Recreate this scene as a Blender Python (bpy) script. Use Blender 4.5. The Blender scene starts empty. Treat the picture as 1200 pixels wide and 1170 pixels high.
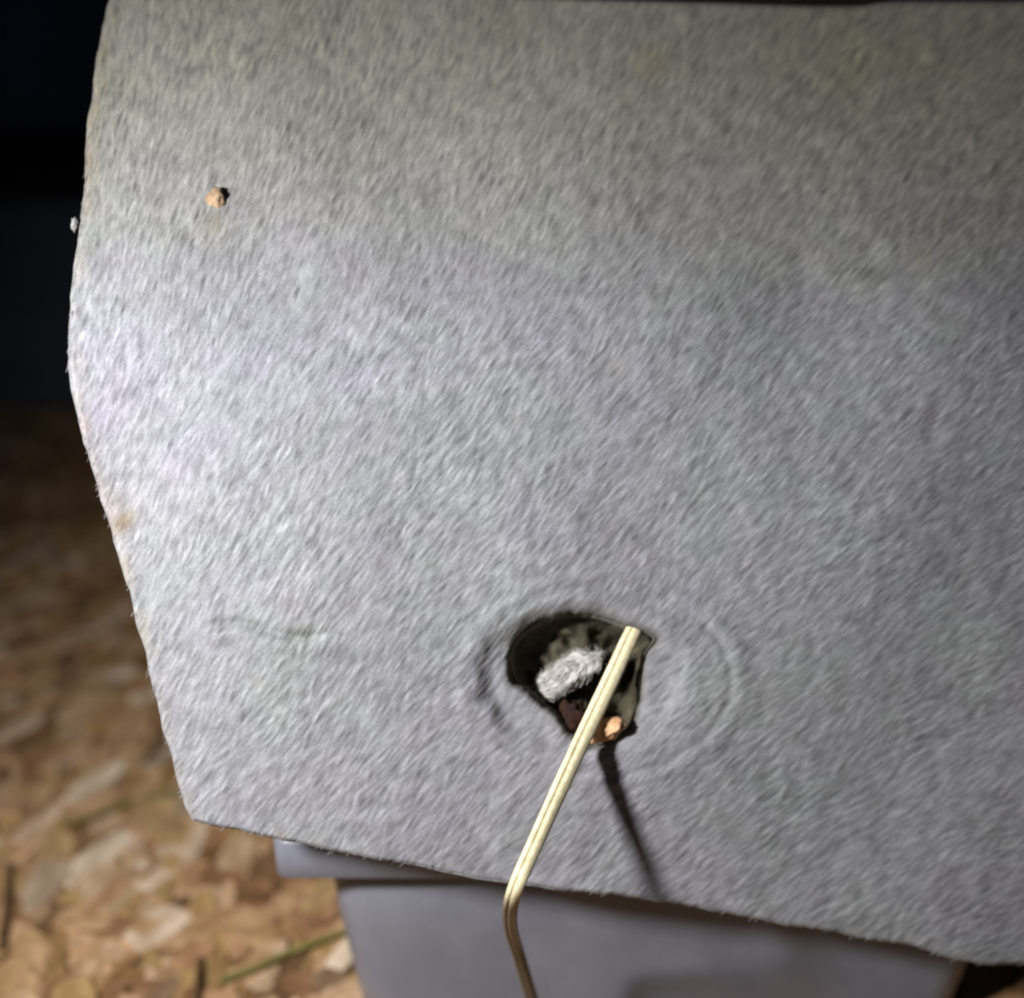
import bpy, bmesh, math, random
import numpy as np
from mathutils import Vector, Matrix

rng = np.random.default_rng(7)
random.seed(7)
sc = bpy.context.scene
C = sc.collection

# ------------------------------------------------------------------ camera
TH = math.radians(20.0)             # the phone looks down by 20 degrees
CAM = np.array([0.0, 0.0, 0.285])    # 28.5 cm above the board floor
RGT = np.array([1.0, 0.0, 0.0])
UPV = np.array([0.0, math.sin(TH), math.cos(TH)])
FWD = np.array([0.0, math.cos(TH), -math.sin(TH)])
cam_d = bpy.data.cameras.new('camera')
cam = bpy.data.objects.new('camera', cam_d)
C.objects.link(cam)
cam.location = CAM
cam.rotation_euler = (math.radians(90) - TH, 0, 0)
cam_d.sensor_width = 36
cam_d.lens = 45.0
cam_d.clip_start = 0.01
cam_d.clip_end = 50
cam_d.dof.use_dof = True
cam_d.dof.focus_distance = 0.297
cam_d.dof.aperture_fstop = 5.2
sc.camera = cam

# ------------------------------------------------------------------ world + lamp
w = bpy.data.worlds.new('World')
sc.world = w
w.use_nodes = True
w.node_tree.nodes['Background'].inputs[0].default_value = (0.62, 0.7, 1.0, 1)
w.node_tree.nodes['Background'].inputs[1].default_value = 0.022
ld = bpy.data.lights.new('torch', 'SPOT')
ld.energy = 7.8
ld.spot_size = math.radians(117)
ld.spot_blend = 1.0
ld.color = (1.0, 0.985, 0.96)
ld.shadow_soft_size = 0.015
lamp = bpy.data.objects.new('torch', ld)
C.objects.link(lamp)
lamp.location = CAM + RGT * -0.185 + UPV * 0.030 + FWD * 0.080
aim = CAM + RGT * -0.050 + UPV * -0.056 + FWD * 0.30
lamp.rotation_euler = (Vector(aim) - lamp.location).to_track_quat('-Z', 'Y').to_euler()
sc.view_settings.view_transform = 'Standard'
sc.view_settings.look = 'None'
sc.view_settings.exposure = 0.0
sc.view_settings.gamma = 1.0
sc.cycles.filter_width = 2.3
sc.cycles.max_bounces = 6

# ------------------------------------------------------------------ helpers
MM = 0.0002                         # 0.2 mm: the working unit on the felt sheet
FPX = 1500.0


def ray(X, Y):
    X = np.asarray(X, float); Y = np.asarray(Y, float)
    return FWD + ((X - 600) / FPX)[..., None] * RGT - ((Y - 585) / FPX)[..., None] * UPV


def at(X, Y, depth):
    return CAM + ray(X, Y) * np.asarray(depth, float)[..., None]


def on_floor(X, Y, z=0.0):
    r = ray(X, Y)
    t = (z - CAM[2]) / r[..., 2]
    return CAM + r * t[..., None]


def sheet_depth(X, Y):
    X = np.asarray(X, float); Y = np.asarray(Y, float)
    up = np.clip(430 - Y, 0, None)
    dn = np.clip(Y - 430, 0, None)
    d = 0.300 + (X - 600) * MM * math.tan(math.radians(7.5))
    d = d + up * up / (up + 150) * MM * 0.62        # top leans back
    d = d + dn * dn / (dn + 300) * MM * 0.16
    return d


def on_sheet(X, Y, n):
    return at(X, Y, sheet_depth(X, Y) - np.asarray(n, float) * MM)


def tag(o, label=None, cat=None, group=None, kind=None):
    if label: o['label'] = label
    if cat: o['category'] = cat
    if group: o['group'] = group
    if kind: o['kind'] = kind
    return o


def mesh_np(name, V, F, mat, parent=None, smooth=True, col=None, smask=None):
    """V (n,3), F (m,3) or (m,4) arrays -> one object"""
    V = np.asarray(V, np.float32); F = np.asarray(F, np.int32)
    k = F.shape[1]
    me = bpy.data.meshes.new(name)
    me.vertices.add(len(V)); me.vertices.foreach_set('co', V.ravel())
    me.loops.add(F.size); me.loops.foreach_set('vertex_index', F.ravel())
    me.polygons.add(len(F))
    me.polygons.foreach_set('loop_start', np.arange(0, F.size, k, dtype=np.int32))
    me.polygons.foreach_set('loop_total', np.full(len(F), k, np.int32))
    me.polygons.foreach_set('use_smooth', np.full(len(F), smooth))
    if col is not None:
        a = me.attributes.new('tint', 'FLOAT_COLOR', 'POINT')
        c4 = np.ones((len(V), 4), np.float32); c4[:, :3] = col
        a.data.foreach_set('color', c4.ravel())
    me.update(calc_edges=True)
    me.materials.append(mat)
    o = bpy.data.objects.new(name, me)
    C.objects.link(o)
    if parent: o.parent = parent
    return o


def nodes(name):
    m = bpy.data.materials.new(name)
    m.use_nodes = True
    nt = m.node_tree
    b = nt.nodes['Principled BSDF']
    return m, nt, b


def N(nt, t, **kw):
    n = nt.nodes.new(t)
    for k, v in kw.items():
        if k.startswith('i_'):
            n.inputs[k[2:].replace('_', ' ')].default_value = v
        else:
            setattr(n, k, v)
    return n


def ramp(nt, stops):
    r = nt.nodes.new('ShaderNodeValToRGB')
    cr = r.color_ramp
    while len(cr.elements) < len(stops): cr.elements.new(0.5)
    for e, (p, c) in zip(cr.elements, stops):
        e.position = p; e.color = (*c, 1)
    return r


def mixcol(nt, mode, fac, a, b):
    m = nt.nodes.new('ShaderNodeMix'); m.data_type = 'RGBA'; m.blend_type = mode
    if isinstance(fac, (int, float)): m.inputs[0].default_value = fac
    else: nt.links.new(fac, m.inputs[0])
    for s, x in ((m.inputs[6], a), (m.inputs[7], b)):
        if isinstance(x, tuple): s.default_value = (*x, 1)
        else: nt.links.new(x, s)
    return m.outputs[2]


# ------------------------------------------------------------------ materials
def mat_felt():
    m, nt, b = nodes('grey_felt')
    at_ = N(nt, 'ShaderNodeAttribute', attribute_name='tint')
    tc = N(nt, 'ShaderNodeTexCoord')
    n1 = N(nt, 'ShaderNodeTexNoise', i_Scale=2600.0, i_Detail=3.0)
    nt.links.new(tc.outputs['Object'], n1.inputs['Vector'])
    r = ramp(nt, [(0.3, (0.8, 0.8, 0.8)), (0.7, (1.15, 1.15, 1.15))])
    nt.links.new(n1.outputs['Fac'], r.inputs[0])
    nt.links.new(mixcol(nt, 'MULTIPLY', 1.0, at_.outputs['Color'], r.outputs[0]), b.inputs['Base Color'])
    b.inputs['Roughness'].default_value = 0.95
    b.inputs['Specular IOR Level'].default_value = 0.12
    b.inputs['Sheen Weight'].default_value = 0.12
    b.inputs['Sheen Roughness'].default_value = 0.6
    return m


def mat_simple(name, stops, scale, rough, detail=6.0, bump=0.0, bscale=None, spec=0.3, stretch=(1, 1, 1), coord='Object'):
    m, nt, b = nodes(name)
    tc = N(nt, 'ShaderNodeTexCoord')
    mp = N(nt, 'ShaderNodeMapping'); mp.inputs['Scale'].default_value = stretch
    nt.links.new(tc.outputs[coord], mp.inputs[0])
    n1 = N(nt, 'ShaderNodeTexNoise', i_Scale=scale, i_Detail=detail, i_Roughness=0.6)
    nt.links.new(mp.outputs[0], n1.inputs['Vector'])
    r = ramp(nt, stops)
    nt.links.new(n1.outputs['Fac'], r.inputs[0])
    nt.links.new(r.outputs[0], b.inputs['Base Color'])
    b.inputs['Roughness'].default_value = rough
    b.inputs['Specular IOR Level'].default_value = spec
    if bump:
        n2 = N(nt, 'ShaderNodeTexNoise', i_Scale=bscale or scale, i_Detail=5.0)
        nt.links.new(mp.outputs[0], n2.inputs['Vector'])
        bp = N(nt, 'ShaderNodeBump', i_Strength=bump, i_Distance=0.0006)
        nt.links.new(n2.outputs['Fac'], bp.inputs['Height'])
        nt.links.new(bp.outputs[0], b.inputs['Normal'])
    return m


def mat_strand(per_object):
    """wood strands of the board: tone by object (or by vertex tint), grain along local x"""
    m, nt, b = nodes('wood_strand_single' if per_object else 'wood_strand_layer')
    tc = N(nt, 'ShaderNodeTexCoord')
    if per_object:
        oi = N(nt, 'ShaderNodeObjectInfo')
        r = ramp(nt, [(0.0, (0.24, 0.125, 0.06)), (0.18, (0.46, 0.265, 0.145)), (0.4, (0.58, 0.37, 0.215)),
                      (0.62, (0.46, 0.30, 0.13)), (0.75, (0.66, 0.46, 0.31)), (0.93, (0.8, 0.65, 0.5)), (1.0, (0.2, 0.105, 0.05))])
        nt.links.new(oi.outputs['Random'], r.inputs[0])
        base = r.outputs[0]
    else:
        base = N(nt, 'ShaderNodeAttribute', attribute_name='tint').outputs['Color']
    mp = N(nt, 'ShaderNodeMapping'); mp.inputs['Scale'].default_value = (0.12, 1, 1) if per_object else (1, 0.25, 1)
    nt.links.new(tc.outputs['Object'], mp.inputs[0])
    n1 = N(nt, 'ShaderNodeTexNoise', i_Scale=900.0, i_Detail=5.0, i_Roughness=0.65)
    nt.links.new(mp.outputs[0], n1.inputs['Vector'])
    r2 = ramp(nt, [(0.25, (0.6, 0.55, 0.5)), (0.5, (0.95, 0.95, 0.95)), (0.75, (1.2, 1.18, 1.12))])
    nt.links.new(n1.outputs['Fac'], r2.inputs[0])
    c1 = mixcol(nt, 'MULTIPLY', 1.0, base, r2.outputs[0])
    n3 = N(nt, 'ShaderNodeTexNoise', i_Scale=120.0, i_Detail=3.0)
    nt.links.new(tc.outputs['Object'], n3.inputs['Vector'])
    r3 = ramp(nt, [(0.35, (0.72, 0.66, 0.56)), (0.6, (1.05, 1.05, 1.05))])
    nt.links.new(n3.outputs['Fac'], r3.inputs[0])
    nt.links.new(mixcol(nt, 'MULTIPLY', 0.8, c1, r3.outputs[0]), b.inputs['Base Color'])
    b.inputs['Roughness'].default_value = 0.62
    b.inputs['Specular IOR Level'].default_value = 0.3
    bp = N(nt, 'ShaderNodeBump', i_Strength=0.35, i_Distance=0.0004)
    nt.links.new(n1.outputs['Fac'], bp.inputs['Height'])
    nt.links.new(bp.outputs[0], b.inputs['Normal'])
    return m


M_felt = mat_felt()
M_felt_back = mat_simple('felt_back', [(0.3, (0.2, 0.2, 0.21)), (0.7, (0.3, 0.3, 0.31))], 400, 0.95, bump=0.5, spec=0.1)
M_lining = mat_simple('pocket_felt', [(0.3, (0.04, 0.035, 0.023)), (0.55, (0.09, 0.08, 0.056)), (0.8, (0.17, 0.15, 0.115))], 180, 0.95, bump=0.8, bscale=700, spec=0.1)  # olive lining, made darker: shadow inside the hole put into its colour
M_wool = mat_simple('wool', [(0.3, (0.34, 0.325, 0.305)), (0.55, (0.5, 0.485, 0.465)), (0.8, (0.58, 0.565, 0.55))], 220, 0.95, bump=0.3, bscale=600, spec=0.1)
M_chip = mat_simple('orange_wood', [(0.3, (0.56, 0.32, 0.15)), (0.6, (0.72, 0.46, 0.27)), (0.8, (0.8, 0.58, 0.4))], 500, 0.7, bump=0.5, bscale=900)
M_shade_nub = mat_simple('dark_shade_nub', [(0.35, (0.012, 0.005, 0.003)), (0.7, (0.05, 0.018, 0.009))], 300, 0.85, bump=0.7)
M_crumb = mat_simple('tan_crumb', [(0.3, (0.22, 0.15, 0.09)), (0.55, (0.38, 0.26, 0.17)), (0.8, (0.46, 0.34, 0.24))], 400, 0.85, bump=0.6, bscale=1500)
M_tub = mat_simple('lilac_plastic', [(0.35, (0.172, 0.18, 0.226)), (0.65, (0.21, 0.218, 0.266))], 55, 0.34, bump=0.05, bscale=300, spec=0.45)
M_dark = mat_simple('dark_board_paint', [(0.35, (0.006, 0.005, 0.0045)), (0.7, (0.016, 0.013, 0.011))], 40, 0.8, bump=0.2, bscale=200, spec=0.1)
M_navy = mat_simple('dark_blue_plastic', [(0.35, (0.05, 0.064, 0.085)), (0.7, (0.07, 0.085, 0.11))], 20, 0.6, spec=0.2)
M_wall = mat_simple('dark_wall_paint', [(0.35, (0.12, 0.13, 0.2)), (0.7, (0.16, 0.17, 0.25))], 8, 0.9, spec=0.1)
M_slab = mat_simple('glue_and_fines', [(0.3, (0.14, 0.075, 0.035)), (0.55, (0.3, 0.18, 0.085)), (0.8, (0.42, 0.28, 0.15))], 160, 0.8, bump=0.6)
M_grass = mat_simple('dry_grass', [(0.3, (0.12, 0.11, 0.03)), (0.6, (0.2, 0.19, 0.05)), (0.8, (0.32, 0.27, 0.1))], 120, 0.7)
M_twig = mat_simple('brown_twig', [(0.3, (0.07, 0.036, 0.017)), (0.7, (0.19, 0.11, 0.05))], 200, 0.85, bump=0.4)
M_strand1 = mat_strand(True)
M_strandN = mat_strand(False)
m, nt, b = nodes('straw'); M_straw = m
ta = N(nt, 'ShaderNodeAttribute', attribute_name='tint')
tc = N(nt, 'ShaderNodeTexCoord')
nz = N(nt, 'ShaderNodeTexNoise', i_Scale=700.0, i_Detail=4.0)
nt.links.new(tc.outputs['Object'], nz.inputs['Vector'])
rr = ramp(nt, [(0.3, (0.78, 0.74, 0.66)), (0.7, (1.1, 1.1, 1.08))])
nt.links.new(nz.outputs['Fac'], rr.inputs[0])
nt.links.new(mixcol(nt, 'MULTIPLY', 1.0, ta.outputs['Color'], rr.outputs[0]), b.inputs['Base Color'])
b.inputs['Roughness'].default_value = 0.33
b.inputs['Specular IOR Level'].default_value = 0.5

# ------------------------------------------------------------------ setting: floor of strand board
def add_slab():
    bm = bmesh.new()
    bmesh.ops.create_grid(bm, x_segments=2, y_segments=2, size=0.5)
    for v in bm.verts:
        v.co.x = v.co.x * 3.4 - 0.3; v.co.y = v.co.y * 3.6 + 1.3; v.co.z = -0.0022
    geo = bmesh.ops.extrude_face_region(bm, geom=bm.faces[:])
    for e in geo['geom']:
        if isinstance(e, bmesh.types.BMVert): e.co.z -= 0.012
    bmesh.ops.recalc_face_normals(bm, faces=bm.faces[:])
    me = bpy.data.meshes.new('floor'); bm.to_mesh(me); bm.free()
    me.materials.append(M_slab)
    o = bpy.data.objects.new('floor', me); C.objects.link(o)
    return o


floor = add_slab()
tag(floor, 'tan strand board floor of pressed wood flakes at lower left', kind='structure')


def strand_outline(L, W):
    k = 5
    top, bot = [], []
    for i in range(k):
        x = -L / 2 + L * i / (k - 1)
        e = 1.0 if 0 < i < k - 1 else random.uniform(0.35, 0.85)
        top.append((x + random.uniform(-.06, .06) * L, W / 2 * e * random.uniform(.75, 1.1)))
        bot.append((x + random.uniform(-.06, .06) * L, -W / 2 * e * random.uniform(.75, 1.1)))
    return top + bot[::-1]


def strand_arrays(L, W, T):
    p = np.array(strand_outline(L, W)); n = len(p)
    bow = random.uniform(-1, 1) * 0.0008
    zt = T + bow * (p[:, 0] / (L / 2)) ** 2
    V = np.vstack([np.c_[p, zt], np.c_[p * 1.02, zt - T - 0.0008]])
    F = []
    for i in range(4):
        F.append((i, n - 1 - i, n - 2 - i)); F.append((i, n - 2 - i, i + 1))
    for i in range(n):
        j = (i + 1) % n
        F.append((i, i + n, j + n)); F.append((i, j + n, j))
    F = np.array(F)
    # make the top face up
    a, b_, c_ = V[F[0, 0]], V[F[0, 1]], V[F[0, 2]]
    if np.cross(b_ - a, c_ - a)[2] < 0: F = F[:, ::-1]
    return V, F


tones = np.array([(0.27, 0.145, 0.062), (0.46, 0.27, 0.145), (0.56, 0.36, 0.21), (0.48, 0.32, 0.14), (0.62, 0.43, 0.28), (0.2, 0.11, 0.055), (0.38, 0.235, 0.1)])
Vs, Fs, Cs = [], [], []; off = 0
for k in range(6500):
    V, F = strand_arrays(random.uniform(.014, .036), random.uniform(.005, .014), random.uniform(.0002, .0006))
    a = random.uniform(0, math.pi) if random.random() < .3 else random.gauss(1.4, .45)
    y = .3 + 1.3 * random.random() ** 1.6
    x = random.uniform(-.5 - y * .3, .25)
    ca, sa = math.cos(a), math.sin(a)
    tz = random.uniform(-.02, .02)
    P = np.c_[V[:, 0] * ca - V[:, 1] * sa + x, V[:, 0] * sa + V[:, 1] * ca + y, V[:, 2] + tz * V[:, 0] - random.uniform(0.0006, 0.0016)]
    Vs.append(P); Fs.append(F + off); off += len(P)
    Cs.append(np.tile(random.choice(tones) * random.uniform(.8, 1.15), (len(P), 1)))
layer = mesh_np('strand_layer', np.vstack(Vs), np.vstack(Fs), M_strandN, floor, smooth=False, col=np.vstack(Cs))
tag(layer, kind='stuff')
strand_meshes = []
for k in range(24):
    V, F = strand_arrays(random.uniform(.013, .032), random.uniform(.0065, .0145), random.uniform(.0004, .0008))
    o = mesh_np('wood_strand', V, F, M_strand1, floor, smooth=False)
    strand_meshes.append(o.data); bpy.data.objects.remove(o)
placed = 0
while placed < 290:
    X, Y = random.uniform(-40, 430), random.uniform(600, 1210)
    # spread over the floor's own area: denser towards the back of the picture
    p = on_floor(X, Y)
    if random.random() > min(1.0, (np.linalg.norm(p - CAM) / 0.62) ** 2 + .12): continue
    o = bpy.data.objects.new('wood_strand', random.choice(strand_meshes)); C.objects.link(o)
    o.parent = floor
    o.location = (p[0], p[1], random.uniform(-.0003, .0004))
    a = random.uniform(0, 6.28) if random.random() < .3 else random.gauss(1.35, .4)
    o.rotation_euler = (random.uniform(-.03, .03), random.uniform(-.025, .025), a)
    s = random.uniform(.75, 1.25); o.scale = (s, s * random.uniform(.8, 1.2), 1)
    placed += 1

# ------------------------------------------------------------------ dark things behind
def box_bm(bm, x0, x1, y0, y1, z0, z1, bev=0.0):
    g = bmesh.ops.create_cube(bm, size=1)
    for v in g['verts']:
        v.co = Vector((x0 + (v.co.x + .5) * (x1 - x0), y0 + (v.co.y + .5) * (y1 - y0), z0 + (v.co.z + .5) * (z1 - z0)))
    if bev:
        es = {e for v in g['verts'] for e in v.link_edges}
        bmesh.ops.bevel(bm, geom=list(es), offset=bev, segments=2, affect='EDGES')


def obj_bm(name, bm, mat, parent=None, smooth=False):
    me = bpy.data.meshes.new(name); bm.to_mesh(me); bm.free()
    me.materials.append(mat)
    if smooth:
        for p in me.polygons: p.use_smooth = True
    o = bpy.data.objects.new(name, me); C.objects.link(o)
    if parent: o.parent = parent
    return o


def empty(name, loc):
    o = bpy.data.objects.new(name, None); C.objects.link(o); o.location = loc
    o.empty_display_size = .02
    return o


def box_part(name, mat, root, x0, x1, y0, y1, z0, z1, bev=0.002):
    bm = bmesh.new(); box_bm(bm, x0, x1, y0, y1, z0, z1, bev)
    o = obj_bm(name, bm, mat)
    o.parent = root; o.matrix_parent_inverse = Matrix.Translation(root.location).inverted()
    return o


bm = bmesh.new(); box_bm(bm, -2.0, 1.6, 1.9, 1.96, -.01, 1.6)
wl = obj_bm('wall', bm, M_wall); tag(wl, 'unlit dark wall behind everything at upper left', kind='structure')
yb = float(on_floor(40, 480)[1])
bx = empty('storage_box', (-.45, yb, 0))
box_part('body', M_navy, bx, -.75, -.2, yb, yb + .3, .0, .168, .006)
box_part('lid', M_dark, bx, -.757, -.193, yb - .008, yb + .308, .168, .2, .005)
tag(bx, 'dark blue lidded box in the shadow left of the felt sheet', 'box')
# dark board standing behind the sheet
yk = .392
bk = empty('backing_board', (.12, yk, 0))
xs = [(-.055, .045), (.047, .147), (.149, .36)]
for (a0, a1) in xs:
    box_part('plank', M_dark, bk, a0, a1, yk, yk + .018, .0, .5, .0015)
tag(bk, 'near-black board standing upright behind the grey felt sheet', 'board')

# ------------------------------------------------------------------ lilac tub under the sheet
def rrect(hx, hy, r, seg=7):
    pts = []
    for cx, cy, a0 in ((hx - r, hy - r, 0), (-hx + r, hy - r, 90), (-hx + r, -hy + r, 180), (hx - r, -hy + r, 270)):
        for i in range(seg + 1):
            a = math.radians(a0 + 90 * i / seg)
            pts.append((cx + r * math.cos(a), cy + r * math.sin(a)))
    return np.array(pts)


def loft(rings):
    n = len(rings[0]); V = np.vstack(rings); F = []
    for k in range(len(rings) - 1):
        for i in range(n):
            j = (i + 1) % n
            F.append((k * n + i, k * n + j, (k + 1) * n + j, (k + 1) * n + i))
    return V, np.array(F)


TUB_D = 0.362
pl = at(376, 1036, TUB_D)
pl[2] = float((CAM + ray(345, 1032) * ((pl[1] - .0108) / ray(345, 1032)[1]))[2]); pr = at(1188, 1130, TUB_D + .004)
y_face = pl[1]
z_rim_lo = pl[2]
z_rim_hi = float((CAM + ray(335, 985) * ((y_face - .011) / ray(335, 985)[1]))[2])
x_l, x_r = pl[0], pr[0]
tubc = np.array([(x_l + x_r) / 2, y_face + .036, 0])
hx, hy = (x_r - x_l) / 2, .036
tub = empty('plastic_tub', tubc)


def ring(grow, z, r):
    p = rrect(hx + grow, hy + grow, r)
    return np.c_[p, np.full(len(p), z)]


zb = 0.0012
rings = [ring(-.03, zb + .001, .004), ring(-.0115, zb, .011), ring(-.0075, zb + .002, .013), ring(-.006, zb + .012, .013), ring(-.0025, z_rim_lo * .6, .013), ring(0.0, z_rim_lo + .0005, .013),
         ring(-.0018, z_rim_lo + .003, .012), ring(-.004, z_rim_lo * .6, .012), ring(-.009, zb + .004, .011), ring(-.03, zb + .003, .004)]
V, F = loft(rings)
o = mesh_np('body', V, F, M_tub, tub)
n = len(rings[0])
rings = [ring(.0004, z_rim_lo + .001, .013), ring(.0098, z_rim_lo, .0035), ring(.0107, z_rim_lo + .0008, .004), ring(.0108, z_rim_hi - .0015, .004), ring(.0100, z_rim_hi - .0003, .0035),
         ring(.006, z_rim_hi, .009), ring(-.001, z_rim_hi - .0008, .013), ring(-.002, z_rim_lo + .001, .012)]
V, F = loft(rings)
mesh_np('rim', V, F, M_tub, tub)
bm = bmesh.new(); box_bm(bm, -hx + .011, hx - .011, -hy + .011, hy - .011, zb, zb + .0035, .001)
obj_bm('base', bm, M_tub, tub)
tag(tub, 'smooth lilac grey plastic tub with a rim, under the felt sheet', 'tub')

# ------------------------------------------------------------------ the felt sheet
def lerp_curve(pts, t):
    p = np.array(pts, float)
    # smooth the polyline with a Catmull-Rom, sample by arc length
    q = np.vstack([2 * p[0] - p[1], p, 2 * p[-1] - p[-2]])
    out = []
    for i in range(1, len(q) - 2):
        u = np.linspace(0, 1, 40, endpoint=False)[:, None]
        a, b_, c_, d_ = q[i - 1], q[i], q[i + 1], q[i + 2]
        out.append(.5 * (2 * b_ + (c_ - a) * u + (2 * a - 5 * b_ + 4 * c_ - d_) * u ** 2 + (3 * b_ - a - 3 * c_ + d_) * u ** 3))
    out = np.vstack(out + [p[-1:]])
    s = np.r_[0, np.cumsum(np.hypot(*np.diff(out, axis=0).T))]; s /= s[-1]
    return np.c_[np.interp(t, s, out[:, 0]), np.interp(t, s, out[:, 1])]


LEFT = [(141, -48), (126, 12), (108, 110), (97, 230), (85, 330), (82, 430), (99, 515), (129, 620), (152, 697), (170, 765), (194, 860), (212, 935), (226, 963)]
TOP = [(141, -48), (400, -22), (620, -4), (850, 4), (1000, 8), (1060, 3), (1330, 2)]
BOT = [(226, 963), (330, 984), (480, 1014), (600, 1036), (770, 1056), (900, 1080), (1060, 1107), (1130, 1129), (1200, 1131), (1330, 1142)]
RIGHT = [(1330, 2), (1330, 400), (1330, 800), (1330, 1142)]
NU, NV = 960, 880
u = np.linspace(0, 1, NU); v = np.linspace(0, 1, NV)
Lc, Rc, Tc, Bc = lerp_curve(LEFT, v), lerp_curve(RIGHT, v), lerp_curve(TOP, u), lerp_curve(BOT, u)
U, Vv = np.meshgrid(u, v)
G = np.zeros((NV, NU, 2))
for k in range(2):
    G[..., k] = ((1 - U) * Lc[:, None, k] + U * Rc[:, None, k] + (1 - Vv) * Tc[None, :, k] + Vv * Bc[None, :, k]
                 - ((1 - U) * (1 - Vv) * LEFT[0][k] + U * (1 - Vv) * TOP[-1][k] + (1 - U) * Vv * BOT[0][k] + U * Vv * BOT[-1][k]))
def wave(n_, s_):
    a = np.convolve(rng.standard_normal(n_ + 8 * s_), np.exp(-np.linspace(-2, 2, 4 * s_ + 1) ** 2), 'same')[4 * s_:4 * s_ + n_]
    return a / a.std()


G[..., 0] += (.9 * wave(NV, 14) + .35 * wave(NV, 4))[:, None] * np.exp(-np.arange(NU) / 16.0)[None]
G[..., 1] += (.8 * wave(NU, 14) + .3 * wave(NU, 4))[None] * np.exp(-np.arange(NV)[::-1] / 16.0)[:, None]
GX, GY = G[..., 0], G[..., 1]

# nap: the felt is brushed, the direction of its fibres turns slowly over the sheet
X0, Y0, SX, SY = 40, -80, 1320, 1260
xx, yy = np.meshgrid(np.arange(SX) + X0, np.arange(SY) + Y0)


def fblur(a, s):
    fy = np.fft.fftfreq(a.shape[0])[:, None]; fx = np.fft.rfftfreq(a.shape[1])[None]
    r = np.fft.irfft2(np.fft.rfft2(a) * np.exp(-2 * (math.pi * s) ** 2 * (fx * fx + fy * fy)), a.shape)
    return r


def norm(a):
    return (a - a.mean()) / a.std()


wob = norm(fblur(rng.standard_normal((SY, SX)), 22)) * 2.5 + norm(fblur(rng.standard_normal((SY, SX)), 9)) * 2.2
PHI = np.radians(79 - 0.0265 * (xx + 0.7 * yy) + wob)
DX, DY = np.cos(PHI), -np.sin(PHI)


def lic(noise, L, step=1.0):
    acc = noise.copy()
    for sgn in (1, -1):
        px = np.broadcast_to(np.arange(SX, dtype=np.float32), (SY, SX)).copy()
        py = np.broadcast_to(np.arange(SY, dtype=np.float32)[:, None], (SY, SX)).copy()
        for k in range(L):
            ix = np.clip(px.astype(np.int32), 0, SX - 1); iy = np.clip(py.astype(np.int32), 0, SY - 1)
            px += sgn * step * DX[iy, ix]; py += sgn * step * DY[iy, ix]
            ix = np.clip(px.astype(np.int32), 0, SX - 1); iy = np.clip(py.astype(np.int32), 0, SY - 1)
            acc = acc + noise[iy, ix] * (0.5 + 0.5 * math.cos(math.pi * (k + 1) / (L + 1)))
    return norm(acc)


fine = fblur(lic(norm(fblur(rng.standard_normal((SY, SX)), .65)).astype(np.float32), 10), .45)
mid = lic(norm(fblur(rng.standard_normal((SY, SX)), 1.9)).astype(np.float32), 9, 1.4)
big = norm(fblur(rng.standard_normal((SY, SX)), 8))
soft = norm(fblur(rng.standard_normal((SY, SX)), 60))
hueA = norm(fblur(rng.standard_normal((SY, SX)), 14) + .0) + norm(fblur(rng.standard_normal((SY, SX)), 45))
hueB = norm(fblur(rng.standard_normal((SY, SX)), 16)) + norm(fblur(rng.standard_normal((SY, SX)), 40))


matt = np.clip(1 + .07 * norm(fblur(rng.standard_normal((SY, SX)), 26)) + .05 * norm(fblur(rng.standard_normal((SY, SX)), 9)), .35, 1.9)
fine = fine * matt; mid = mid * matt


def samp(a, X, Y):
    fx = np.clip(X - X0, 0, SX - 1.001); fy = np.clip(Y - Y0, 0, SY - 1.001)
    ix = fx.astype(int); iy = fy.astype(int); tx = fx - ix; ty = fy - iy
    return (a[iy, ix] * (1 - tx) + a[iy, ix + 1] * tx) * (1 - ty) + (a[iy + 1, ix] * (1 - tx) + a[iy + 1, ix + 1] * tx) * ty


HOLE = [(596, 772), (606, 750), (628, 731), (655, 722), (690, 720), (722, 729), (748, 738), (768, 748), (756, 766), (750, 792), (748, 824), (738, 850), (718, 868), (694, 873), (668, 858), (652, 838), (628, 818), (604, 796)]
hp = lerp_curve(HOLE + [HOLE[0]], np.linspace(0, 1, 160))[:-1]


def hole_sd(X, Y):
    """distance outside (+) / inside (-) of the torn hole's outline"""
    X = np.asarray(X, float); Y = np.asarray(Y, float)
    sd = np.full(X.shape, 400.0)
    near = (abs(X - 685) < 260) & (abs(Y - 797) < 230)
    x = X[near]; y = Y[near]
    d = np.full(x.shape, 1e9); ins = np.zeros(x.shape, bool)
    for i in range(len(hp)):
        x1, y1 = hp[i]; x2, y2 = hp[(i + 1) % len(hp)]
        ex, ey = x2 - x1, y2 - y1
        t = np.clip(((x - x1) * ex + (y - y1) * ey) / (ex * ex + ey * ey), 0, 1)
        d = np.minimum(d, (x - x1 - t * ex) ** 2 + (y - y1 - t * ey) ** 2)
        c = ((y1 > y) != (y2 > y)) & (x < (x2 - x1) * (y - y1) / (y2 - y1 + 1e-12) + x1)
        ins ^= c
    d = np.sqrt(d); d[ins] *= -1
    d += 1.0 * samp(big, x, y) + .3 * samp(mid, x, y)
    sd[near] = d
    return sd


def sstep(a, b_, x):
    t = np.clip((x - a) / (b_ - a), 0, 1)
    return t * t * (3 - 2 * t)


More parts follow.
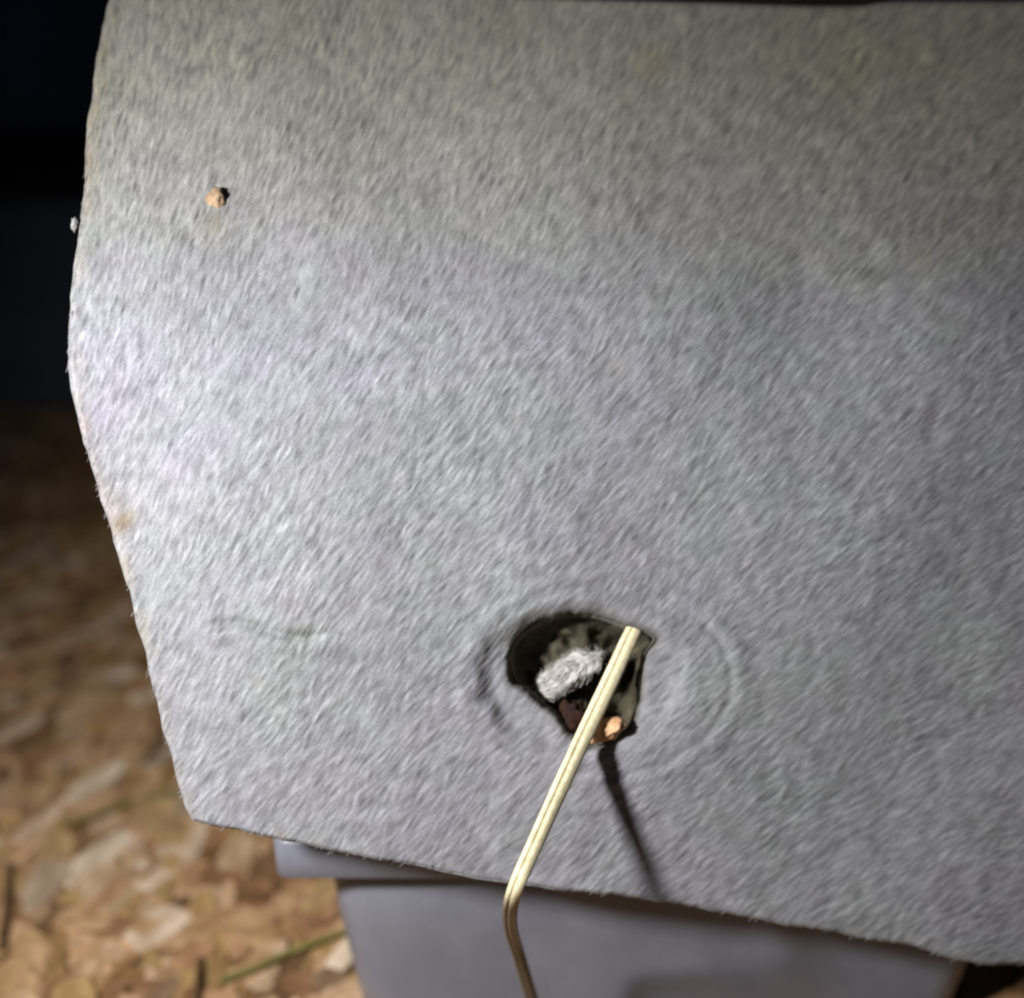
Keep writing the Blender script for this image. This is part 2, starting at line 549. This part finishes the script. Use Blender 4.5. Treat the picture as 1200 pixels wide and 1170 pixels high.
def sheet_form(X, Y, sd):
    """large relief of the sheet, in working units"""
    h = 4.0 * samp(soft, X, Y)
    # pressed ring round the hole
    rx, ry = (X - 706) / 152, (Y - 797) / 112
    r = np.hypot(rx, ry) + .008 * samp(big, X, Y)
    ang = np.arctan2(ry, rx)
    ri_ = .5 + .5 * np.cos(ang - .05)                          # 0 at the left, 1 at the right
    r0 = .83 - .46 * ri_; r1 = 1.01 - .27 * ri_
    h = h - (13.5 + 8 * ri_) * (1 - sstep(r0, r1, r)) * (1 - .4 * np.clip(np.sin(ang), 0, 1) ** 2)
    h = h - 1.5 * np.exp(-((r - .99) / .035) ** 2) * ri_
    h = h + 2.5 * np.exp(-((sd - 13) / 9.0) ** 2)              # soft lip
    h = h + 2.5 * np.exp(-((r - 1.08) / .07) ** 2)              # raised outer ring
    # turned-in rim of the hole
    k = np.clip((8 - sd) / 8, 0, 2.0)
    h = h - 10 * k ** 2.3
    # the faint crease left of the hole
    yc = 728 + (X - 240) * .14 + 4 * np.sin(X * .06)
    h = h - 5 * np.exp(-((Y - yc) / 6.5) ** 2) * sstep(225, 262, X) * (1 - sstep(370, 420, X))
    h = h + 3 * np.exp(-((Y - yc - 15) / 9) ** 2) * sstep(225, 262, X) * (1 - sstep(370, 420, X))
    return h


def edge_drop(d):
    """rounded outer edge: d = distance from the sheet's rim"""
    t = np.clip(d / 6.0, 0, 1)
    return -13 * (1 - np.sqrt(1 - (1 - t) ** 2))


sd = hole_sd(GX, GY)
cu, cv = 1240.0 / NU, 1120.0 / NV
ii, jj = np.meshgrid(np.arange(NU), np.arange(NV))
dedge = np.minimum(np.minimum(ii * cu, (NV - 1 - jj) * cv), jj * cv)
relief = 0.30 * samp(fine, GX, GY) + 0.17 * samp(mid, GX, GY) + 0.5 * samp(big, GX, GY)
Hh = sheet_form(GX, GY, sd) + relief + edge_drop(dedge)


def felt_colour(X, Y, extra=0.0):
    tone = 1 + .15 * samp(fine, X, Y) + .045 * samp(mid, X, Y) + .032 * samp(big, X, Y) + extra
    tone = np.clip(tone, .55, 1.6)
    a = samp(hueA, X, Y) * .22; b2 = samp(hueB, X, Y) * .28
    c = np.stack([.247 * (1 + .020 * a), .2505 * (1 - .012 * a + .014 * b2), .272 * (1 + .028 * a - .03 * b2)], -1) * tone[..., None]
    warm = np.clip(sstep(430, 0, Y) * .85, 0, 1)[..., None]
    c = c * (1 - warm * np.array([-.03, .015, .27]))
    return c


def blob(X, Y, x, y, sx, sy, ang=0.0):
    ca, sa = math.cos(ang), math.sin(ang)
    p = ((X - x) * ca + (Y - y) * sa) / sx; q = (-(X - x) * sa + (Y - y) * ca) / sy
    return np.exp(-(p * p + q * q))


def stain_tint(c, X, Y, w_, tint):
    w_ = np.clip(w_, 0, 1)[..., None]
    return c * (1 - w_ + w_ * np.array(tint))


def felt_stain_tint(X, Y, dl, extra=0.0):
    c = felt_colour(X, Y, extra)
    g = .6 + .4 * samp(big, X, Y)
    c = stain_tint(c, X, Y, blob(X, Y, 330, 380, 430, 120, .15), (.99, .99, 1.03))  # broad, faintly bluer band across the left centre
    c = stain_tint(c, X, Y, .8 * blob(X, Y, 1150, 60, 420, 260), (.93, .91, .80))  # broad warmer, slightly darker tint over the upper right
    c = stain_tint(c, X, Y, .95 * blob(X, Y, 142, 604, 15, 22) * (g + .4), (.78, .64, .46))
    c = stain_tint(c, X, Y, .5 * blob(X, Y, 108, 540, 9, 26, -.3), (.85, .68, .58))
    c = stain_tint(c, X, Y, (1 - sstep(2, 26, dl)) * .55 * g, (.92, .80, .66))
    c = stain_tint(c, X, Y, .8 * blob(X, Y, 352, 742, 16, 7) + .5 * blob(X, Y, 285, 732, 26, 6), (.66, .67, .58))
    for (x, y, s) in ((608, 489, 5), (302, 800, 6), (330, 980, 8), (722, 430, 8), (1080, 300, 14), (760, 75, 20), (1100, 260, 10), (250, 262, 16)):
        c = stain_tint(c, X, Y, .6 * blob(X, Y, x, y, s, s), (1.0, .88, .72))
    return c


colv = felt_stain_tint(GX, GY, ii * cu)
lip_shade = (1 - sstep(-3, 10, sd))[..., None]  # shade inside the hole, put into the felt colour of its lip
colv = colv * (1 - lip_shade) + lip_shade * np.array([.085, .077, .052])
P = on_sheet(GX, GY, Hh).reshape(-1, 3)
idx = (jj * NU + ii)
F = np.stack([idx[:-1, :-1], idx[1:, :-1], idx[1:, 1:], idx[:-1, 1:]], -1).reshape(-1, 4)
sdv = sd.ravel()
keep = (sdv[F] > -4.5).all(1)
F = F[keep]
sheet = empty('felt_sheet', at(600, 1036, .31))
inv = -np.array(sheet.location)
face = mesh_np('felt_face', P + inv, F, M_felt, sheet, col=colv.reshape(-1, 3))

# back of the sheet, closed against the front's rounded edge
st = 16
bi = np.unique(np.r_[np.arange(0, NU, st), NU - 1]); bj = np.unique(np.r_[np.arange(0, NV, st), NV - 1])
BX, BY = GX[np.ix_(bj, bi)], GY[np.ix_(bj, bi)]
PB = on_sheet(BX, BY, np.full(BX.shape, -24.0) + 8.0 * (dedge[np.ix_(bj, bi)] < 1))
nb_u, nb_v = len(bi), len(bj)
i2, j2 = np.meshgrid(np.arange(nb_u), np.arange(nb_v)); id2 = j2 * nb_u + i2
FB = np.stack([id2[:-1, :-1], id2[:-1, 1:], id2[1:, 1:], id2[1:, :-1]], -1).reshape(-1, 4)
sb = hole_sd(BX, BY).ravel()
FB = FB[(sb[FB] > 8).all(1)]
mesh_np('felt_back', PB.reshape(-1, 3) + inv, FB, M_felt_back, sheet)

# pocket behind the hole
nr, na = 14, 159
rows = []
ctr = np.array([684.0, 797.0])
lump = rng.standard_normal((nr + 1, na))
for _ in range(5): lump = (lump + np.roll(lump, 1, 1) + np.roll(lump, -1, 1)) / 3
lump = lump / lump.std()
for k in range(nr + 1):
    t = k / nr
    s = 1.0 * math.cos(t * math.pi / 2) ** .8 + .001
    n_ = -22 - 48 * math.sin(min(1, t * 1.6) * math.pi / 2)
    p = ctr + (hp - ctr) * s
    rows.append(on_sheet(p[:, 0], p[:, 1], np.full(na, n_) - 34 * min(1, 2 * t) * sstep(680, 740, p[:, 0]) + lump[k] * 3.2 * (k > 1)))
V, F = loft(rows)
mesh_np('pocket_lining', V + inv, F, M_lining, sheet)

# loose fibres of the nap, far too many to count
NS = 9000
ri = rng.integers(3, NU - 3, NS); rj = rng.integers(3, NV - 3, NS)
ne = 200
ri[:ne] = rng.integers(0, 4, ne)                       # along the left edge
rj[ne:ne + 140] = NV - 1 - rng.integers(0, 5, 140)      # along the lower edge
sx_, sy_ = GX[rj, ri], GY[rj, ri]
ok = hole_sd(sx_, sy_) > 1
sx_, sy_, ri, rj = sx_[ok], sy_[ok], ri[ok], rj[ok]
NS = len(sx_)
hs = Hh[rj, ri]
leng = rng.uniform(7, 24, NS); wid = rng.uniform(.22, .5, NS); lift = rng.uniform(-.1, .25, NS)
nearedge = dedge[rj, ri] < 22
leng[nearedge] = rng.uniform(4, 9, nearedge.sum())
flip = np.where(rng.random(NS) < .5, 1, -1)
NP = 5
longer = rng.choice(np.nonzero(dedge[rj, ri] > 70)[0], 160, replace=False)
leng[longer] = rng.uniform(18, 30, 160)
path = []
px, py = sx_.copy(), sy_.copy()
bend = rng.normal(0, .22, NS)
bend[longer] = rng.normal(0, .4, 160)
for k in range(NP):
    t = k / (NP - 1)
    ix = np.clip(np.rint((ii[0, 0] + px - X0)).astype(int), 0, SX - 1); iy = np.clip(np.rint(py - Y0).astype(int), 0, SY - 1)
    e_ = edge_drop(dedge[rj, ri])
    surf = sheet_form(px, py, hole_sd(px, py)) + 0.30 * samp(fine, px, py) + 0.17 * samp(mid, px, py) + 0.5 * samp(big, px, py) + e_
    path.append(np.stack([px, py, surf + lift * math.sin(t * math.pi) * 1.2 + (-.5 if k in (0, NP - 1) else -.05)], -1))
    a = PHI[iy, ix] + bend * (t * 2 - .6)
    px = px + flip * np.cos(a) * leng / (NP - 1); py = py - flip * np.sin(a) * leng / (NP - 1)
path = np.stack(path, 1)                                # NS, NP, 3
tan = np.diff(path[..., :2], axis=1); tan = np.concatenate([tan, tan[:, -1:]], 1)
tan /= np.linalg.norm(tan, axis=-1, keepdims=True)
nrm = np.stack([-tan[..., 1], tan[..., 0]], -1)
taper = np.array([.35, 1, 1, .9, .25])[None, :]
ringv = []
for a in (90, 210, 330):
    ca, sa = math.cos(math.radians(a)), math.sin(math.radians(a))
    q = path.copy()
    q[..., :2] += nrm * (wid[:, None] * taper * ca)[..., None]
    q[..., 2] += wid[:, None] * taper * sa
    ringv.append(q)
FV = np.stack(ringv, 2)                                 # NS, NP, 3, 3
cst = felt_stain_tint(sx_, sy_, ri * cu, rng.normal(.05, .08, NS))
pos = on_sheet(FV[..., 0], FV[..., 1], FV[..., 2]).reshape(-1, 3)
base = (np.arange(NS) * NP * 3)[:, None, None]
fl = []
for k in range(NP - 1):
    for s in range(3):
        s2 = (s + 1) % 3
        fl.append([k * 3 + s, k * 3 + s2, (k + 1) * 3 + s2, (k + 1) * 3 + s])
FF = (base + np.array(fl)[None]).reshape(-1, 4)
fz = mesh_np('nap_fibres', pos + inv, FF, M_felt, sheet, col=np.repeat(cst, NP * 3, 0))
tag(fz, kind='stuff')
tag(sheet, 'thick grey felt sheet with a torn round hole, hanging over the tub', 'felt sheet')

# ------------------------------------------------------------------ straw through the hole
def tube(name, pts, rads, section, mat, col_fn=None, parent=None, sub=6):
    p = np.array(pts, float)
    t = np.linspace(0, 1, (len(p) - 1) * sub + 1)
    q = np.vstack([2 * p[0] - p[1], p, 2 * p[-1] - p[-2]])
    out = []
    for i in range(1, len(q) - 2):
        for uu in np.linspace(0, 1, sub, endpoint=False):
            a, b_, c_, d_ = q[i - 1], q[i], q[i + 1], q[i + 2]
            out.append(.5 * (2 * b_ + (c_ - a) * uu + (2 * a - 5 * b_ + 4 * c_ - d_) * uu ** 2 + (3 * b_ - a - 3 * c_ + d_) * uu ** 3))
    out.append(p[-1]); out = np.array(out)
    rr_ = np.interp(np.linspace(0, 1, len(out)), np.linspace(0, 1, len(rads)), rads)
    rows = []; cols = []
    side0 = np.array([1.0, 0, 0])
    for i in range(len(out)):
        tg = out[min(i + 1, len(out) - 1)] - out[max(i - 1, 0)]; tg /= np.linalg.norm(tg)
        view = -FWD
        sd_ = np.cross(tg, view); sd_ /= np.linalg.norm(sd_)
        if sd_ @ side0 < 0: sd_ = -sd_
        side0 = sd_
        fr = np.cross(sd_, tg); fr = fr if fr @ view > 0 else -fr
        rows.append(np.array([out[i] + rr_[i] * (s[0] * sd_ + s[1] * fr) for s in section]))
        cols += [col_fn(i / (len(out) - 1), s) if col_fn else (1, 1, 1) for s in section]
    V, F = loft(rows)
    n = len(section)
    c0, c1 = len(V), len(V) + 1
    V = np.vstack([V, rows[0].mean(0), rows[-1].mean(0)])
    T = []
    for f in F: T += [(f[0], f[1], f[2]), (f[0], f[2], f[3])]
    for i in range(n):
        j = (i + 1) % n
        T.append((c0, j, i)); T.append((c1, (len(rows) - 1) * n + i, (len(rows) - 1) * n + j))
    cols += [cols[0], cols[-1]]
    o = mesh_np(name, V, np.array(T), mat, parent, col=np.array(cols) if col_fn else None)
    return o


def S(x, y, n_): return on_sheet(x, y, n_)


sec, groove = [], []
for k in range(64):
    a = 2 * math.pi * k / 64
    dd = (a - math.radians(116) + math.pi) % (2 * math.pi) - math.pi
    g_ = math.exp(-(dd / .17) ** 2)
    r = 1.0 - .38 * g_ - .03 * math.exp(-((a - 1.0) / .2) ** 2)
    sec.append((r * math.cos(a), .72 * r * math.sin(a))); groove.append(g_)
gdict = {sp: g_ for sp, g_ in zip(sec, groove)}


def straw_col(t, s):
    lo = np.array([.93, .86, .60]); dim = np.array([.12, .098, .066])
    k = float(np.clip((t - .60) / .10, 0, 1)); k = k * k * (3 - 2 * k)  # dimness of the bent lower end put into the straw's colour
    g = 1 - .5 * gdict[s]  # groove's shade also put into the colour
    return tuple((lo * (1 - k) + dim * k) * g)


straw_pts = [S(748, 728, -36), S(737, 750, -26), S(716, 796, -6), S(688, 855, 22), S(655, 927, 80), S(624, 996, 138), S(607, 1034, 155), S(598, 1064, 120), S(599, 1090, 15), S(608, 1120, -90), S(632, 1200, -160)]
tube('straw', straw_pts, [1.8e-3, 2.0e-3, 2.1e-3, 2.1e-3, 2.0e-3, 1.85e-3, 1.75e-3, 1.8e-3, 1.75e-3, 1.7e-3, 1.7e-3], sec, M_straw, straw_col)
tag(bpy.data.objects['straw'], 'pale yellow dry straw stalk sticking out of the hole, bent at its lower end', 'straw')

# ------------------------------------------------------------------ small loose things
def lumpy(name, loc, size, mat, seed, rough=.25, freq=2.2, rot=(0, 0, 0), sub=4):
    from mathutils import noise
    bm = bmesh.new(); bmesh.ops.create_icosphere(bm, subdivisions=sub, radius=1)
    R_ = Matrix.Rotation(rot[2], 3, 'Z') @ Matrix.Rotation(rot[1], 3, 'Y') @ Matrix.Rotation(rot[0], 3, 'X')
    for v_ in bm.verts:
        d = v_.co.copy()
        nz_ = noise.fractal(d * freq + Vector((seed * 7.1, seed, -seed)), 1.0, 2.0, 4)
        v_.co = R_ @ Vector(((d * (1 + rough * nz_)).x * size[0], (d * (1 + rough * nz_)).y * size[1], (d * (1 + rough * nz_)).z * size[2]))
    o = obj_bm(name, bm, mat, smooth=True)
    o.location = loc
    return o


o = lumpy('wool_wad', S(662, 792, -50), (.0100, .0036, .0036), M_wool, 3, .3, 1.5, (0, -.62, 0), 5)
wad = o
tag(o, 'off-white fluffy wad stuffed inside the hole of the felt', 'wad')
wr = np.random.default_rng(5)
me_v = np.array([v_.co[:] for v_ in wad.data.vertices])
Vs, Fs = [], []; off = 0
for k in range(700):
    p = me_v[wr.integers(len(me_v))].copy()
    out_ = p / np.linalg.norm(p)
    t_ = np.array([.75, .0, .66]) + wr.normal(0, .28, 3); t_ -= out_ * (t_ @ out_) * .8; t_ /= np.linalg.norm(t_)
    L_ = wr.uniform(.0015, .005); rad = wr.uniform(.00004, .00008)
    b_ = np.cross(out_, t_); b_ /= np.linalg.norm(b_)
    rows = []
    for q in range(4):
        c_ = p + t_ * L_ * (q / 3 - .5) + out_ * (.0003 * math.sin(q / 3 * math.pi) - .0001) + b_ * wr.normal(0, .0002)
        rows.append(np.array([c_ + rad * (b_ * math.cos(a) + out_ * math.sin(a)) for a in (1.57, 3.67, 5.76)]))
    V, F = loft(rows); Vs.append(V); Fs.append(F + off); off += len(V)
wf = mesh_np('wool_fibres', np.vstack(Vs), np.vstack(Fs), M_wool, wad)
tag(wf, kind='stuff')
o = lumpy('shade_nub', S(668, 846, -40), (.0042, .003, .0052), M_shade_nub, 5, .35, 2.0, (0, .4, 0))  # added nub: dark spot in the hole's shade made as a solid piece
tag(o, 'dark red brown bark added for the shaded spot at the bottom of the hole', 'nub')
o = lumpy('wood_chip', S(709, 856, 0), (.0052, .0026, .0024), M_chip, 8, .3, 1.5, (0, -.5, 0))
tag(o, 'orange wood chip beside the straw on the lower lip of the hole', 'wood chip')
hc = float(Hh.ravel()[np.argmin((GX.ravel() - 253) ** 2 + (GY.ravel() - 237) ** 2)])
o = lumpy('crumb', S(253, 236, hc - 1), (.0022, .0016, .0027), M_crumb, 11, .42, 1.7, (0, .35, 0), 3)
tag(o, 'small tan crumb stuck on the upper left of the felt', 'crumb')
o = lumpy('lint_tuft', S(87, 263, -8), (.0008, .0008, .0016), M_felt_back, 13, .5, 2.0, (0, .2, 0), 3)
tag(o, 'tiny pale lint tuft on the left edge of the felt', 'lint')

circ = [(math.cos(2 * math.pi * k / 8), math.sin(2 * math.pi * k / 8)) for k in range(8)]


def stalk(name, pix, r0, r1, mat, label, cat, lift=.0022):
    pts = [on_floor(x, y, lift + .0006 * (k % 2)) for k, (x, y) in enumerate(pix)]
    o = tube(name, pts, [r0, (r0 + r1) / 2, r1], circ, mat)
    tag(o, label, cat, {'twig': 'dark twigs on the board', 'grass stalk': 'grass stalks on the board'}[cat])


stalk('grass_stalk', [(72, 966), (110, 955), (150, 942), (200, 930), (250, 915)], .0009, .0007, M_grass, 'greenish dry grass stalk on the board beside the felt corner', 'grass stalk')
stalk('grass_stalk', [(258, 1150), (300, 1134), (340, 1116), (385, 1098), (440, 1080)], .0011, .0008, M_grass, 'greenish dry grass stalk on the board running under the tub', 'grass stalk')
stalk('twig', [(229, 1180), (231, 1150), (235, 1124)], .0014, .001, M_twig, 'short dark brown twig on the board near the bottom edge', 'twig', .0016)
stalk('twig', [(168, 895), (180, 878), (194, 858)], .0016, .0013, M_twig, 'short dark twig tight against the felt edge', 'twig', .0016)
stalk('twig', [(2, 1110), (9, 1060), (12, 1015)], .0017, .0014, M_twig, 'upright dark brown twig at the left edge of the picture', 'twig', .0016)
o = lumpy('dirt_speck', on_floor(147, 1158, .0022), (.0010, .0010, .0010), M_twig, 17, .4, 1.6, (0, 0, 0), 3)
tag(o, 'tiny dark dirt speck on the board at the bottom', 'speck')
